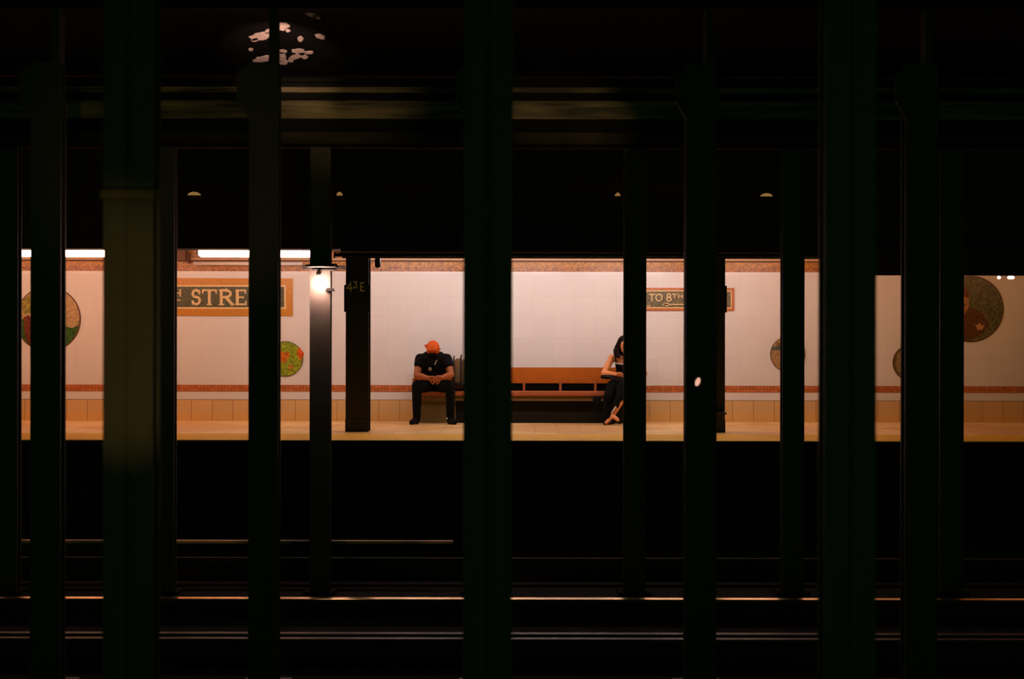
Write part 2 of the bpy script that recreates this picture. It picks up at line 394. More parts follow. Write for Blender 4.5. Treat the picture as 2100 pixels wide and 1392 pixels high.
# row A on the far platform
labA = ['platform column at the left edge behind the thin black column',
        'platform column painted with the marking 43E standing left of the seated man',
        'platform column right of the TO 8TH sign']
cols = []
for (l_, r_), L in zip(((-22, 33), (709, 760), (1434, 1487)), labA):
    cx, wd = face(l_, r_, DA, .25)
    t = thing('platform_column', (cx, DA, 0), L, 'column', 'columns standing on the far platform')
    hshape(MB(), cx, DA, wd, .25, 0, 2.37).build('shaft', M['steel'], t)
    MB().box((cx-wd/2-.004, DA-.012, 0), (cx+wd/2+.004, DA, .16)).build('foot_plate', M['steel'], t)
    pl = MB().box((cx-wd/2-.02, DA-.02, PZ(640, DA)), (cx+wd/2+.02, DA-.002, PZ(585, DA))).build('sign_plate', M['steel'], t)
    cols.append((t, cx, pl))

# ------------------------------------------------------------------ stroke lettering
def arc(cx, cy, rx, ry, a0, a1, n=12): return [(cx+rx*math.cos(R(a0+(a1-a0)*i/n)), cy+ry*math.sin(R(a0+(a1-a0)*i/n))) for i in range(n+1)]
G = {
 'S': [arc(.45,.74,.33,.24,20,270)+arc(.45,.27,.36,.25,90,-160)],
 'T': [[(.0,.97),(.95,.97)],[(.47,.97),(.47,0)]],
 'R': [[(.14,0),(.14,.97)],[(.14,.97),(.45,.97)]+arc(.45,.74,.32,.23,90,-90)+[(.14,.5)],[(.45,.5),(.9,0)]],
 'E': [[(.12,0),(.12,.97)],[(.12,.97),(.78,.97)],[(.12,.5),(.62,.5)],[(.12,.02),(.82,.02)]],
 'H': [[(.1,0),(.1,1)],[(.85,0),(.85,1)],[(.1,.5),(.85,.5)]],
 'O': [arc(.5,.5,.45,.48,0,360,24)],
 '8': [arc(.45,.74,.28,.24,0,360,18), arc(.45,.25,.36,.26,0,360,18)],
 '4': [[(.7,0),(.7,1),(.05,.35),(.95,.35)]],
 '3': [[(.1,.97),(.8,.97),(.42,.58)]+arc(.42,.3,.38,.28,90,-150)],
}
SER = {'T': [((.33,0),(.61,0)),((.0,.97),(.0,.78)),((.95,.97),(.95,.78))], 'R': [((.0,0),(.3,0)),((.0,.97),(.14,.97)),((.78,0),(1.0,0))],
       'E': [((.0,.02),(.14,.02)),((.0,.97),(.14,.97)),((.78,.97),(.78,.78)),((.82,.02),(.82,.22))], 'S': [((.77,.97),(.77,.72)),((.1,.03),(.1,.26))]}
def stroke(mb, a, b, t, y0, y1):
    a = Vector(a); b = Vector(b); d = (b-a); L = d.length
    if L < 1e-7: return
    d /= L; n = Vector((-d.y, d.x))*t/2; e = d*t*.35
    q = [a-e-n, b+e-n, b+e+n, a-e+n]
    mb.prism([(p.x, p.y) for p in q], y0, y1)
def ribbon(mb, pts, ts, y0, y1):
    n = len(pts); pts = [Vector(p) for p in pts]
    closed = (pts[0]-pts[-1]).length < 1e-6
    if closed: pts = pts[:-1]; n -= 1
    L = []; Rr = []
    for i, p in enumerate(pts):
        a = pts[(i-1) % n] if (closed or i > 0) else None; b = pts[(i+1) % n] if (closed or i < n-1) else None
        d1 = (p-a).normalized() if a is not None else (b-p).normalized(); d2 = (b-p).normalized() if b is not None else d1
        nn = Vector((-(d1.y+d2.y), d1.x+d2.x)); nn = nn.normalized() if nn.length > 1e-6 else Vector((-d1.y, d1.x))
        c = max(.5, nn.dot(Vector((-d1.y, d1.x)))); t = ts/2/c
        q = p if (a is not None and b is not None) else (p-d2*ts*.3 if a is None else p+d1*ts*.3)
        L.append(q+nn*t); Rr.append(q-nn*t)
    vs = [(v.x, y0, v.y) for v in L]+[(v.x, y0, v.y) for v in Rr]+[(v.x, y1, v.y) for v in L]+[(v.x, y1, v.y) for v in Rr]
    fs = []
    for i in range(n if closed else n-1):
        k = (i+1) % n; fs += [(i, k, n+k, n+i), (2*n+i, 3*n+i, 3*n+k, 2*n+k), (i, 2*n+i, 2*n+k, k), (n+i, n+k, 3*n+k, 3*n+i)]
    if not closed: fs += [(0, n, 3*n, 2*n), (n-1, 3*n-1, 4*n-1, 2*n-1)]
    mb.add(vs, fs)
def glyph(mb, ch, x, z, wd, ht, t, y0, y1, serif=False):
    for q, pl in enumerate(G[ch]):
        pts = [(x+p[0]*wd, z+p[1]*ht) for p in pl]
        flat = serif and len(pts) == 2 and abs(pts[0][1]-pts[1][1]) < abs(pts[0][0]-pts[1][0])*.4
        ribbon(mb, pts, t*(.62 if flat else .85 if (serif and len(pts) > 2) else 1), y0-.0006*q, y1)
    if serif:
        for a, b in SER.get(ch, []): stroke(mb, (x+a[0]*wd, z+a[1]*ht), (x+b[0]*wd, z+b[1]*ht), t*.5, y0-.002, y1)

# the column's painted number
t, cx, pl = cols[1]
mk = MB(); y0, y1 = DA-.026, DA-.02
glyph(mk, '4', PX(711, DA), PZ(598, DA), 12*DA/F, 18*DA/F, .018, y0, y1)
glyph(mk, '3', PX(724.5, DA), PZ(591, DA), 9*DA/F, 13*DA/F, .016, y0, y1)
glyph(mk, 'E', PX(738.5, DA), PZ(597, DA), 11*DA/F, 17*DA/F, .017, y0, y1)
mk.build('lettering', M['enamel_mark'], pl)

# big name sign
y = DW
def frame(mb, x0, x1, ytop, ybot, th, ya, yb):
    mb.box((WX(x0), ya, WZ(ytop+th)), (WX(x1), yb, WZ(ytop))); mb.box((WX(x0), ya, WZ(ybot)), (WX(x1), yb, WZ(ybot-th)))
    mb.box((WX(x0), ya, WZ(ybot-th)), (WX(x0+th), yb, WZ(ytop+th))); mb.box((WX(x1-th), ya, WZ(ybot-th)), (WX(x1), yb, WZ(ytop+th)))
    return mb
sg = thing('mosaic_sign', (WX(430), DW, WZ(648)), 'large mosaic name sign reading STREET in cream on an olive field with ochre border', 'sign')
frame(MB(), 262, 600.5, 571.5, 648.5, 14, DW-.016, DW).build('border', M['ochre'], sg)
frame(MB(), 276, 586.5, 585.5, 634.5, 3.6, DW-.02, DW).build('inner_line', M['cream'], sg)
MB().box((WX(279.6), DW-.012, WZ(631)), (WX(583), DW, WZ(589))).build('field', M['field'], sg)
lt = MB()
for ch, x, wd in (('S',393,21),('T',416,29),('R',450,30),('E',484,25),('E',514,25),('T',543,29)):
    glyph(lt, ch, WX(x), WZ(625.5), wd/139.9, 30/139.9, .042, DW-.022, DW-.01, True)
lt.build('lettering', M['cream'], sg); lt = MB()
glyph(lt, 'T', WX(343), WZ(609), 13/139.9, 14/139.9, .018, DW-.022, DW-.01)
glyph(lt, 'H', WX(359), WZ(609), 13/139.9, 14/139.9, .018, DW-.022, DW-.01)
lt.build('superscript', M['cream'], sg); lt = MB()
lt.box((WX(344), DW-.022, WZ(618)), (WX(371), DW-.01, WZ(615.5)))
lt.build('underline', M['cream'], sg)

# direction sign
sg = thing('mosaic_sign', (WX(1400), DW, WZ(637)), 'small mosaic direction sign reading TO 8TH above a left-pointing arrow', 'sign')
frame(MB(), 1301, 1505.5, 589.5, 636.5, 5, DW-.016, DW).build('border', M['rustline'], sg)
frame(MB(), 1306, 1500.5, 594.5, 631.5, 2.4, DW-.02, DW).build('inner_line', M['cream'], sg)
MB().box((WX(1308.4), DW-.012, WZ(629)), (WX(1498), DW, WZ(597))).build('field', M['field2'], sg)
lt = MB(); k = 139.9
glyph(lt, 'T', WX(1331), WZ(616.5), 12/k, 14/k, .017, DW-.022, DW-.01)
glyph(lt, 'O', WX(1344), WZ(616.5), 14/k, 14/k, .017, DW-.022, DW-.01)
glyph(lt, '8', WX(1366), WZ(616.5), 12/k, 15/k, .017, DW-.022, DW-.01)
glyph(lt, 'T', WX(1378.5), WZ(610.5), 10/k, 8/k, .013, DW-.022, DW-.01)
glyph(lt, 'H', WX(1390.5), WZ(610.5), 10/k, 8/k, .013, DW-.022, DW-.01)
lt.build('lettering', M['cream'], sg); lt = MB()
stroke(lt, (WX(1362), WZ(623.5)), (WX(1470), WZ(623.5)), .016, DW-.022, DW-.01)
lt.prism([(WX(1356), WZ(623.5)), (WX(1370), WZ(619.5)), (WX(1370), WZ(627.5))], DW-.022, DW-.01)
lt.build('arrow', M['cream'], sg); lt = MB()
stroke(lt, (WX(1310), WZ(626)), (WX(1333), WZ(626)), .012, DW-.022, DW-.01)
lt.build('corner_scroll', M['cream'], sg)

# ------------------------------------------------------------------ round mosaics
def disc(mb, cx, cz, r, y0, y1, n=48): mb.prism([(cx+r*math.cos(2*math.pi*i/n), cz+r*math.sin(2*math.pi*i/n)) for i in range(n)], y0, y1); return mb
def cut(cx, cz, r, top, fn=None, n=40):
    """outline of the part of a disc below height top(x)"""
    up = []; lo = []
    for i in range(n+1):
        x = cx-r+2*r*i/n; h = math.sqrt(max(0, r*r-(x-cx)**2)); t = min(cz+h, cz+top(x-cx)); t = max(t, cz-h)
        up.append((x, t)); lo.append((x, cz-h))
    return up+lo[::-1]
def poly(mb, cx, cz, pts, ya, yb, s=1/139.9): mb.prism([(cx+p[0]*s, cz-p[1]*s) for p in pts], ya, yb); return mb
def roundel(px, py, rpx, col, rim, label):
    cx, cz, r = WX(px), WZ(py), rpx/139.9
    t = thing('round_mosaic', (cx, DW, cz-r), label, 'mosaic')
    disc(MB(), cx, cz, r, DW-.012, DW).build('rim', rim, t)
    disc(MB(), cx, cz, r*.965, DW-.016, DW-.012).build('background', col, t)
    return t, cx, cz, r
rim = mat('dark_mosaic_rim', lin((96,58,36)), .5)
C_ = lambda n, c, v=.4: mosaic_mat(n, lin(c), v, 45)
YA, YB = DW-.020, DW-.016
t, cx, cz, r = roundel(99, 656, 67, C_('tan_sky_chips', (188,158,112), .2), rim, 'large round landscape mosaic with tan sky and dark green hill at left end')
MB().prism(cut(cx, cz, r*.962, lambda x: -.06+.05*math.sin(x*14)-.05*x), YA, YB).build('hill', C_('green_hill_chips', (52,92,30), .6), t)
f = MB()
poly(f, cx, cz, [(-50,-3),(-40,-8),(-28,4),(-26,40),(-36,52),(-46,42)], YA-.004, YA).build('figure', C_('brown_figure_chips', (110,50,28), .4), t)
poly(MB(), cx, cz, [(-54,-36),(-40,-48),(-30,-40),(-34,-14),(-50,-10)], YA, YB).build('foliage', C_('olive_foliage_chips', (140,130,50), .5), t)
b = MB()
for a in (60, 75, 90, 105): 
    c, s_ = math.cos(R(a-55)), math.sin(R(a-55))
    stroke(b, (cx+.02, cz-.02), (cx+.02+.36*c, cz+.36*s_*1.0), .008, YA, YB)
b.build('rays', C_('grey_ray_chips', (150,120,84), .2), t)

t, cx, cz, r = roundel(585.5, 736.5, 36.2, C_('lime_chips', (140,158,38), .45), rim, 'small round lime green mosaic with orange flower shapes below the STREET sign')
f = MB()
poly(f, cx, cz, [(-22,-12),(-12,-18),(-2,-12),(6,-16),(10,-6),(2,2),(4,8),(-8,6),(-18,2)], YA, YB)
f.build('flower', C_('orange_chips', (205,110,30), .4), t)
f = MB(); poly(f, cx, cz, [(24,-18),(30,-24),(33,-18),(38,-12),(38,-6),(34,-4),(33,4),(29,0),(24,-6)], DW-.02, DW)
f.build('creature', C_('red_orange_chips', (205,92,30), .35), t)
f = MB(); poly(f, cx, cz, [(-30,12),(-16,16),(-20,26),(-28,20)], YA, YB); poly(f, cx, cz, [(6,14),(14,10),(18,18),(8,24)], YA, YB)
f.build('blossom', C_('rust_blossom_chips', (180,120,40), .4), t)

t, cx, cz, r = roundel(1615.5, 725, 36, C_('tan_water_chips', (166,132,88), .3), rim, 'small round mosaic with tan ground and grey blue band right of the TO 8TH sign')
poly(MB(), cx, cz, [(-33,-14),(-20,-17),(20,-17),(33,-14),(32,-8),(-34,-8)], YA, YB).build('band', C_('blue_grey_chips', (84,92,84), .4), t)
poly(MB(), cx, cz, [(-24,-24),(-14,-22),(14,-22),(24,-24),(20,-19),(-22,-18)], YA, YB).build('ripple', C_('brown_ripple_chips', (110,80,50), .4), t)

t, cx, cz, r = roundel(1867, 742, 36.6, C_('olive_round_chips', (112,92,48), .5), rim, 'small round olive mosaic in the dim right part of the wall')
poly(MB(), cx, cz, [(-26,-18),(-16,-24),(-12,10),(-22,22),(-30,6)], YA, YB).build('plant', C_('plant_chips', (150,128,80), .4), t)

t, cx, cz, r = roundel(1990, 631.5, 68, C_('dark_olive_chips', (96,92,58), .5), rim, 'large round portrait mosaic of a figure in a brown coat at right end')
poly(MB(), cx, cz, [(-60,66-40),(-40,6),(-14,-4),(8,0),(26,10),(36,30),(28,48),(6,60),(-20,66),(-44,50)], YA, YB).build('coat', C_('brown_coat_chips', (98,56,30), .35), t)
poly(MB(), cx, cz, [(-30,-26),(-16,-30),(-4,-22),(-4,-4),(-12,10),(-24,12),(-32,0)], YA-.004, YA).build('face', C_('face_chips', (176,126,74), .3), t)
poly(MB(), cx, cz, [(-34,-28),(-26,-46),(-10,-44),(-2,-30),(-6,-22),(-18,-28),(-30,-24)], YA-.006, YA-.004).build('hat', C_('red_hat_chips', (112,58,34), .4), t)
poly(MB(), cx, cz, [(-26,-8),(-18,-11),(-10,-7),(-16,-3)], YA-.006, YA-.004).build('dark_face_patch', C_('dark_beard_chips', (60,42,26), .4), t)
poly(MB(), cx, cz, [(8,30),(13,34),(18,28),(22,34),(28,32),(24,42),(14,44)], YA-.004, YA).build('hand', C_('hand_chips', (190,140,90), .2), t)

# ------------------------------------------------------------------ lights of the far platform
DL = 19.2
kz = DL/F
def fixture(x0, x1, col, st, label, py=519.5):
    a, b, z = PX(x0, DL), PX(x1, DL), PZ(py, DL)
    t = thing('fluorescent_light', ((a+b)/2, DL, z+.09), label, 'ceiling light', 'row of fluorescent lights over the platform')
    MB().cap((a+.065, DL, z), .06, (b-.065, DL, z), .06, n=20).build('tube', emit('fluorescent_glow', col, st*.81), t, True)
    MB().box((a, DL-.07, z+.062), (b, DL+.07, z+.1)).build('housing', M['white_metal'], t)
    for xx in (a-.01, b-.02): MB().box((xx, DL-.05, z-.03), (xx+.03, DL+.05, z+.064)).build('end_cap', M['white_metal'], t)
    for xx in (a+.3, b-.3): MB().cyl((xx, DL, z+.1), (xx, DL, 2.63), .012, n=10).build('hanger', M['brown_trim'], t)
WARM, MIDC, PALE = (1,.5,.33), (1,.62,.5), (1,.8,.78)
fixture(-420, -165, WARM, 24, 'bright fluorescent light beyond the left edge of the picture')
fixture(-145, 103, WARM, 27, 'bright fluorescent light at the extreme left, above the round landscape mosaic')
fixture(122, 352, WARM, 27, 'bright fluorescent light showing just left of the faintly lit near column')
fixture(405, 642, MIDC, 28, 'bright fluorescent light above the STREET sign')
for i, (x, c, s_) in enumerate(((700, PALE, 30), (955, PALE, 35), (1210, PALE, 35), (1465, MIDC, 30), (1760, (1,.44,.2), 13), (2020, (1,.4,.15), 9))):  # last two are unseen tubes added to brighten the right wall
    fixture(x, x+225, c, s_, ['fluorescent light behind the soffit board above the 43E column', 'fluorescent light behind the soffit board over the near bench end',
            'fluorescent light behind the soffit board above the woman', 'fluorescent light behind the soffit board right of the TO 8TH sign', 'added weak orange light behind the deeper soffit board at right',
            'added weak orange light above the large portrait mosaic'][i])

# white rod painting the bright strip of light along the frieze
z = PZ(541.5, DW-.1)
o = MB().cyl((WX(400), DW-.1, z), (WX(622), DW-.1, z), .026).build('frieze_glint_strip', M['white_metal'], smooth=True, loc=(WX(511), DW-.1, z))
tag(o, 'pale rod as painted light strip along the frieze directly under the fluorescent light above the STREET sign', 'light strip')
br = thing('junction_box', (WX(385), DW-.14, WZ(536)), 'small brown junction box on the frieze left of the bright tube', 'junction box')
MB().box((WX(364), DW-.2, WZ(537)), (WX(386), DW-.02, WZ(514))).build('box', M['brown_trim'], br)
MB().box((WX(386), DW-.12, WZ(541)), (WX(391), DW-.02, WZ(520))).build('strap', M['brown_trim'], br)

# glowing capsules stand in for two bright spots under the right soffit
for x0, x1, L in ((2045, 2052, 'small glowing spot under the right soffit, left of its pair'), (2066, 2080, 'longer glowing spot under the right soffit, right of its pair')):
    D = DA+.2; t = thing('soffit_spot', (PX((x0+x1)/2, D), D, PZ(562, D)), L, 'lamp', 'pair of little glowing spots under the right soffit')
    MB().cap((PX(x0+3, D), D, PZ(567, D)), .022, (PX(x1-3, D), D, PZ(567, D)), .022).build('bulb', emit('soffit_glow', (1,.6,.45), 3), t, True)  # glowing capsule stands in for a bright spot
    MB().box((PX(x0-2, D), D-.03, PZ(563.5, D)), (PX(x1+2, D), D+.03, PZ(508, D))).build('holder', M['fascia'], t)

# bare bulb on the thin column
D = DB-.13; bx = PX(653, D); bz = PZ(581, D)
t = thing('bare_bulb_lamp', (bx, DB, bz), 'glaring bare bulb on a bracket fixed to a thin black column', 'lamp')
MB().ell((bx, D, bz), (.052, .052, .066)).build('bulb', emit('bulb_glow', (1,.6,.5), 230), t, True)
MB().cyl((bx, D, bz+.06), (bx, D, bz+.11), .022).build('socket', M['steel'], t, True)
m = MB(); m.box((bx-.012, D-.012, bz+.1), (bx+.012, DB+.01, bz+.125)); m.build('bracket', M['steel'], t)
m = MB(); m.prism([(PX(664, D), PZ(597, D)), (PX(684, D), PZ(597, D)), (PX(680, D), PZ(591, D)), (PX(668, D), PZ(590, D))], DB-.06, DB); m.build('shade', M['soot'], t)
D = DB-.04
o = MB().box((PX(620, D), D-.02, PZ(553, D)), (PX(707, D), D+.035, PZ(545, D))).box((PX(634, D), D-.26, PZ(550, D)), (PX(692, D), D+.035, PZ(545.5, D))).box((PX(640, D), D-.02, PZ(556, D)), (PX(690, D), D+.035, PZ(541, D))).build('cross_arm', M['steel'], loc=(PX(660, D), D, PZ(549, D)))  # deep middle plate added to keep bulb light off the column above
tag(o, 'short dark cross arm bolted to the thin column above the bare bulb', 'bracket')

# loudspeaker hanging right of the marked column
D = DA+.1; t = thing('hanging_speaker', (PX(775, D), D, PZ(525, D)), 'small dark speaker hanging from the soffit just right of the 43E column', 'speaker')
MB().box((PX(769, D), D-.05, PZ(548, D)), (PX(780, D), D+.05, PZ(530, D))).build('body', M['steel'], t, bevel=.01)
MB().cyl((PX(775, D), D, PZ(530, D)), (PX(775, D), D, PZ(510, D)), .014).build('stem', M['steel'], t)
MB().cyl((PX(775, D), D-.055, PZ(544, D)), (PX(777, D), D-.02, PZ(544, D)), .04, .02).build('horn', M['steel'], t)

# glowing lens stands in for a pale pink spot on the column
D = DD-.05; t = thing('pink_spot', (PX(1431, D), D, PZ(800, D)), 'small pinkish glowing spot on the black column below the TO 8TH sign', 'signal light')  # stands in for a pale pink spot
MB().box((PX(1422, D), D, PZ(800, D)), (PX(1442, D), DD, PZ(766, D))).build('case', M['steel'], t, bevel=.008)
MB().ell((PX(1431, D), D-.003, PZ(782, D)), (.017, .012, .031), rot=Matrix.Rotation(R(20), 3, 'Y')).build('lens', emit('pink_spot_glow', lin((236,176,150)), 1.0), t, True)
D = DA-.1; o = MB().box((PX(1456, D), D-.06, PZ(848.5, D)), (PX(1489, D), D+.09, PZ(844.5, D))).build('column_shelf', M['steel_b'], loc=(PX(1472, D), D, PZ(846, D)))
tag(o, 'narrow ledge on the platform column right of the TO 8TH sign', 'ledge')

# ------------------------------------------------------------------ girders over the tracks and the added hidden lamps behind the column heads
def girder(D, z0, z1, label, flange=.16, th=.035, m_=None):
    t = thing('steel_girder', (0, D+.1, z0), label, 'girder')
    MB().box((X0, D+.08, z0+th), (X1, D+.1, z1-th)).build('web', M['soot'], t)
    MB().box((X0, D+.09-flange/2, z1-th), (X1, D+.09+flange/2, z1)).build('top_flange', M['soot'], t)
    MB().box((X0, D+.09-flange/2, z0), (X1, D+.09+flange/2, z0+th)).build('bottom_flange', M['soot'], t)
    return t
g = girder(DB, PZ(302, DB), PZ(160, DB), 'long girder over the thin column row with faint brown highlights')
for ya, yb in ((177, 188), (205, 242), (270, 297)):  # paler plates paint the lit streaks along the girder
    MB().box((X0, DB+.055, PZ(yb, DB)), (X1, DB+.08, PZ(ya, DB))).build('lit_band', M['girder'] if ya < 250 else M['girder_faint_band'], g)
girder(DD+.02, ZC-.24, ZC, 'shallow girder under the vault over the middle column row')
# pale patches painting the glints of light on the vault
fl = MB(); rnd = random.Random(3)
def glint_patch(px, py, rx, ry, rot=0):
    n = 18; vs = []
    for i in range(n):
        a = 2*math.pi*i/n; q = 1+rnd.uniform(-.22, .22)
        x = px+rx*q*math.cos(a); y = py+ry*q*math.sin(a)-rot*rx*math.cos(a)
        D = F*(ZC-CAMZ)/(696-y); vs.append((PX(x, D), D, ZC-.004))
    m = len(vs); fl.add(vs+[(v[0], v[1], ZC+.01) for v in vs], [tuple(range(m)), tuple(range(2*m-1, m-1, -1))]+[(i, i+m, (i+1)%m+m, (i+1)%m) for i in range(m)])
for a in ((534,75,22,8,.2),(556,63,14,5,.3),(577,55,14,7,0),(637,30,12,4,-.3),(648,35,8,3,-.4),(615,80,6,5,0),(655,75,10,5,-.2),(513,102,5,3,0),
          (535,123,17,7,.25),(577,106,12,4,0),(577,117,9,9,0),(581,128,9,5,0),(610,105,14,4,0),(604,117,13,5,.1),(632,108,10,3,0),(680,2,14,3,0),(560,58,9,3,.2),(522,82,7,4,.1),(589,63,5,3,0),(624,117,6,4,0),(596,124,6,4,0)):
    glint_patch(*a)
struct(fl.build('trim_vault_glints', M['glint_patch']))
def added_lamp(px, py, D, label, spots, r=.03):  # unseen lamp added to light the vault patches and girder bands
    x, z = PX(px, D), PZ(py, D)
    t = thing('added_lamp', (x, D-.06, z), label, 'lamp', 'added lamps behind the column heads')
    MB().ell((x, D, z), (r, r, r*1.2)).build('bulb', emit('added_lamp_glow', (1,.6,.4), 3), t, True)
    MB().cyl((x, D, z-.04), (x, D, z-.08), .02).build('socket', M['steel'], t, True)
    MB().box((x-.012, D-.12, z-.09), (x+.012, D+.01, z-.07)).build('arm', M['steel'], t)
    for tgt, pw, ang, bl in spots:
        l = bpy.data.lights.new('added_lamp_beam', 'SPOT'); l.energy = pw; l.spot_size = R(ang); l.spot_blend = bl; l.color = (1,.68,.34) if tgt[1] > 13 else (1,.6,.48); l.shadow_soft_size = .01
        o = bpy.data.objects.new('added_lamp_beam', l); COL.objects.link(o); o.parent = t
        p = Vector((x+.0, D+.05, z)); o.location = p-Vector(t.location)
        o.rotation_euler = (Vector(tgt)-p).to_track_quat('-Z', 'Y').to_euler()
added_lamp(546, 205, DD+.34, 'added hidden lamp behind the flared head of the column left of the bulb',
    [((PX(570, 12.4), 12.4, ZC), 330, 30, .9), ((PX(600, DB), DB, PZ(207, DB)), 85, 16, 1), ((PX(700, DB), DB, PZ(200, DB)), 50, 30, 1), ((PX(430, DB), DB, PZ(215, DB)), 22, 20, 1)])
added_lamp(996, 215, DD+.34, 'added hidden lamp behind the head of the central column', [((PX(1130, DB), DB, PZ(207, DB)), 75, 22, 1), ((PX(1230, DB), DB, PZ(265, DB)), 55, 12, 1)])
# four dim glowing half-rounds stand in for lit spots on the steelwork
for px, wpx, L in ((398, 26, 'dim half-round glow patch high at left above the STREET sign'), (696, 12, 'tiny dim glow patch high above the 43E column'),
                   (1266, 11, 'tiny dim glow patch high above the woman'), (1571, 24, 'dim half-round glow patch high at right above the round mosaics')):
    D = DA-.2; x = PX(px, D); z = PZ(402, D); w2 = wpx/2*D/F
    t = thing('fascia_glow_patch', (x, D, z), L, 'lamp', 'dim glow patches high on the dark fascia')
    hp = [(x+w2*math.cos(R(a)), z+w2*.55*math.sin(R(a))+.0) for a in range(0, 181, 15)]
    if wpx < 20: hp = [(x+w2*math.cos(R(a)), z+w2*1.3*math.sin(R(a))) for a in range(0, 181, 15)]
    MB().prism(hp, D-.03, D+.02).build('lens', emit('fascia_glow', lin((150,110,62)), .8), t)
    MB().box((x-w2-.01, D-.03, z-.02), (x+w2+.01, DA-.02, z)).build('bracket', M['steel'], t)

# ------------------------------------------------------------------ rails
def rail(D, label, name='running_rail', m_='rail', cant=0):
    t = thing(name, (0, D, ZT), label, 'rail', 'rails of the two farther tracks')
    m = MB().box((X0, D-.034, ZR-.035), (X1, D+.034, ZR))
    m.v = [(x, y, z+(y-D)*math.tan(cant)*(z > ZR-.02)) for x, y, z in m.v]
    m.build('head', M[m_], t, bevel=.006)
    m = MB(); m.box((X0, D-.008, ZT+.02), (X1, D+.008, ZR-.03)); m.box((X0, D-.065, ZT), (X1, D+.065, ZT+.022)); m.build('web_and_foot', M['rail_rust'], t)
rail(16.24, 'farthest rail, closest to the lit platform', m_='rail_dull')
rail(14.82, 'second farthest rail, very faint, before the thin columns', m_='rail_dull')
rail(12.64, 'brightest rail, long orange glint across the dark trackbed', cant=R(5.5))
# timber board covering the third rail of the farthest track
D = 14.6; zb = PZ(1109, D)
t = thing('third_rail_cover', (0, D, ZT), 'long pale timber board over the third rail, thin glint above the brightest rail', 'rail cover')
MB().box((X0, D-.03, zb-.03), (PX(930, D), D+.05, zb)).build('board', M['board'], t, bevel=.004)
for k in range(-5, 0): MB().box((k*2.0+.3, D+.02, ZT), (k*2.0+.34, D+.05, zb-.025)).build('bracket', M['rail_rust'], t)
MB().box((X0, D-.04, ZR-.02), (X1, D+.015, ZR+.06)).build('third_rail', M['rail_rust'], t)
rail(11.14, 'faint rail near the bottom, upper of a close pair', m_='rail_worn')
rail(10.95, 'faint guard rail near the bottom, lower of a close pair', 'guard_rail', 'rail_worn')

# ------------------------------------------------------------------ bench
BF = 20.33
bn = thing('platform_bench', (PX(1075, BF), BF+.3, 0), 'long wooden platform bench against the tiled wall with an orange backboard', 'bench')
bx0, bx1 = PX(846, BF), PX(1312, BF)
z_seat = PZ(800.5, BF+.1)
MB().box((bx0, BF, PZ(811.5, BF)), (bx1, BF+.44, PZ(803, BF))).build('seat', M['wood_red'], bn, bevel=.008)
MB().box((bx0+.03, BF+.03, PZ(822, BF)), (bx1-.03, BF+.06, PZ(811.5, BF))).build('apron', M['apron'], bn)
MB().box((bx0+.02, BF+.41, PZ(786, BF+.4)), (bx1-.02, BF+.45, PZ(753, BF+.4))).build('backboard', M['wood'], bn, bevel=.006)
MB().box((bx0+.02, BF+.425, PZ(803, BF+.4)), (bx1-.02, BF+.445, PZ(786, BF+.4))).build('gap_shade_strip', M['wood_shade'], bn)  # near-black colour holds the shade of the gap under the back
for px in (849, 925, 1000, 1075, 1150, 1222, 1300):
    x = PX(px, BF+.3)
    m = MB(); m.box((x-.018, BF+.39, PZ(803, BF+.3)), (x+.018, BF+.42, PZ(780, BF+.3)))
    m.build('back_bracket', M['wood_red'], bn)
MB().box((bx0, BF+.02, PZ(803, BF)), (bx0+.04, BF+.42, PZ(776, BF))).build('end_panel', M['wood_red'], bn, bevel=.006)
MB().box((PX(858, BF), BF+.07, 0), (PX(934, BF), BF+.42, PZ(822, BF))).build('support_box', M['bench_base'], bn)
MB().box((PX(934, BF), BF+.12, 0), (PX(1300, BF), BF+.4, PZ(822, BF))).build('support_panel', M['bench_base_unlit'], bn)  # darker copy of the box colour for its unlit stretch

# ------------------------------------------------------------------ fingers
def hand(mb, wrist, knuck, side, fdir, curl, s=1.0):
    """palm plus four fingers and a thumb; fdir = finger direction, curl = second direction"""
    wrist = Vector(wrist); knuck = Vector(knuck); d = (knuck-wrist).normalized(); side = Vector(side).normalized()
    for i in range(4):
        k = knuck+side*(i-1.5)*.019*s
        mb.cap(wrist+side*(i-1.5)*.012*s, .016*s, k, .0125*s, n=8)
        L = (.042, .047, .045, .035)[i]*s
        a = k+Vector(fdir)*L; b = a+(Vector(fdir)*.35+Vector(curl)).normalized()*L*.75
        mb.cap(k, .0095*s, a, .0088*s, n=8); mb.cap(a, .0088*s, b, .0078*s, n=8)
    a = wrist-side*.026*s+d*.02*s; b = a+(d*.6-side*.7+Vector(curl)*.4).normalized()*.035*s; c = b+(d+Vector(curl)*.5).normalized()*.03*s
    mb.cap(a, .012*s, b, .0105*s, n=8); mb.cap(b, .0105*s, c, .0085*s, n=8)

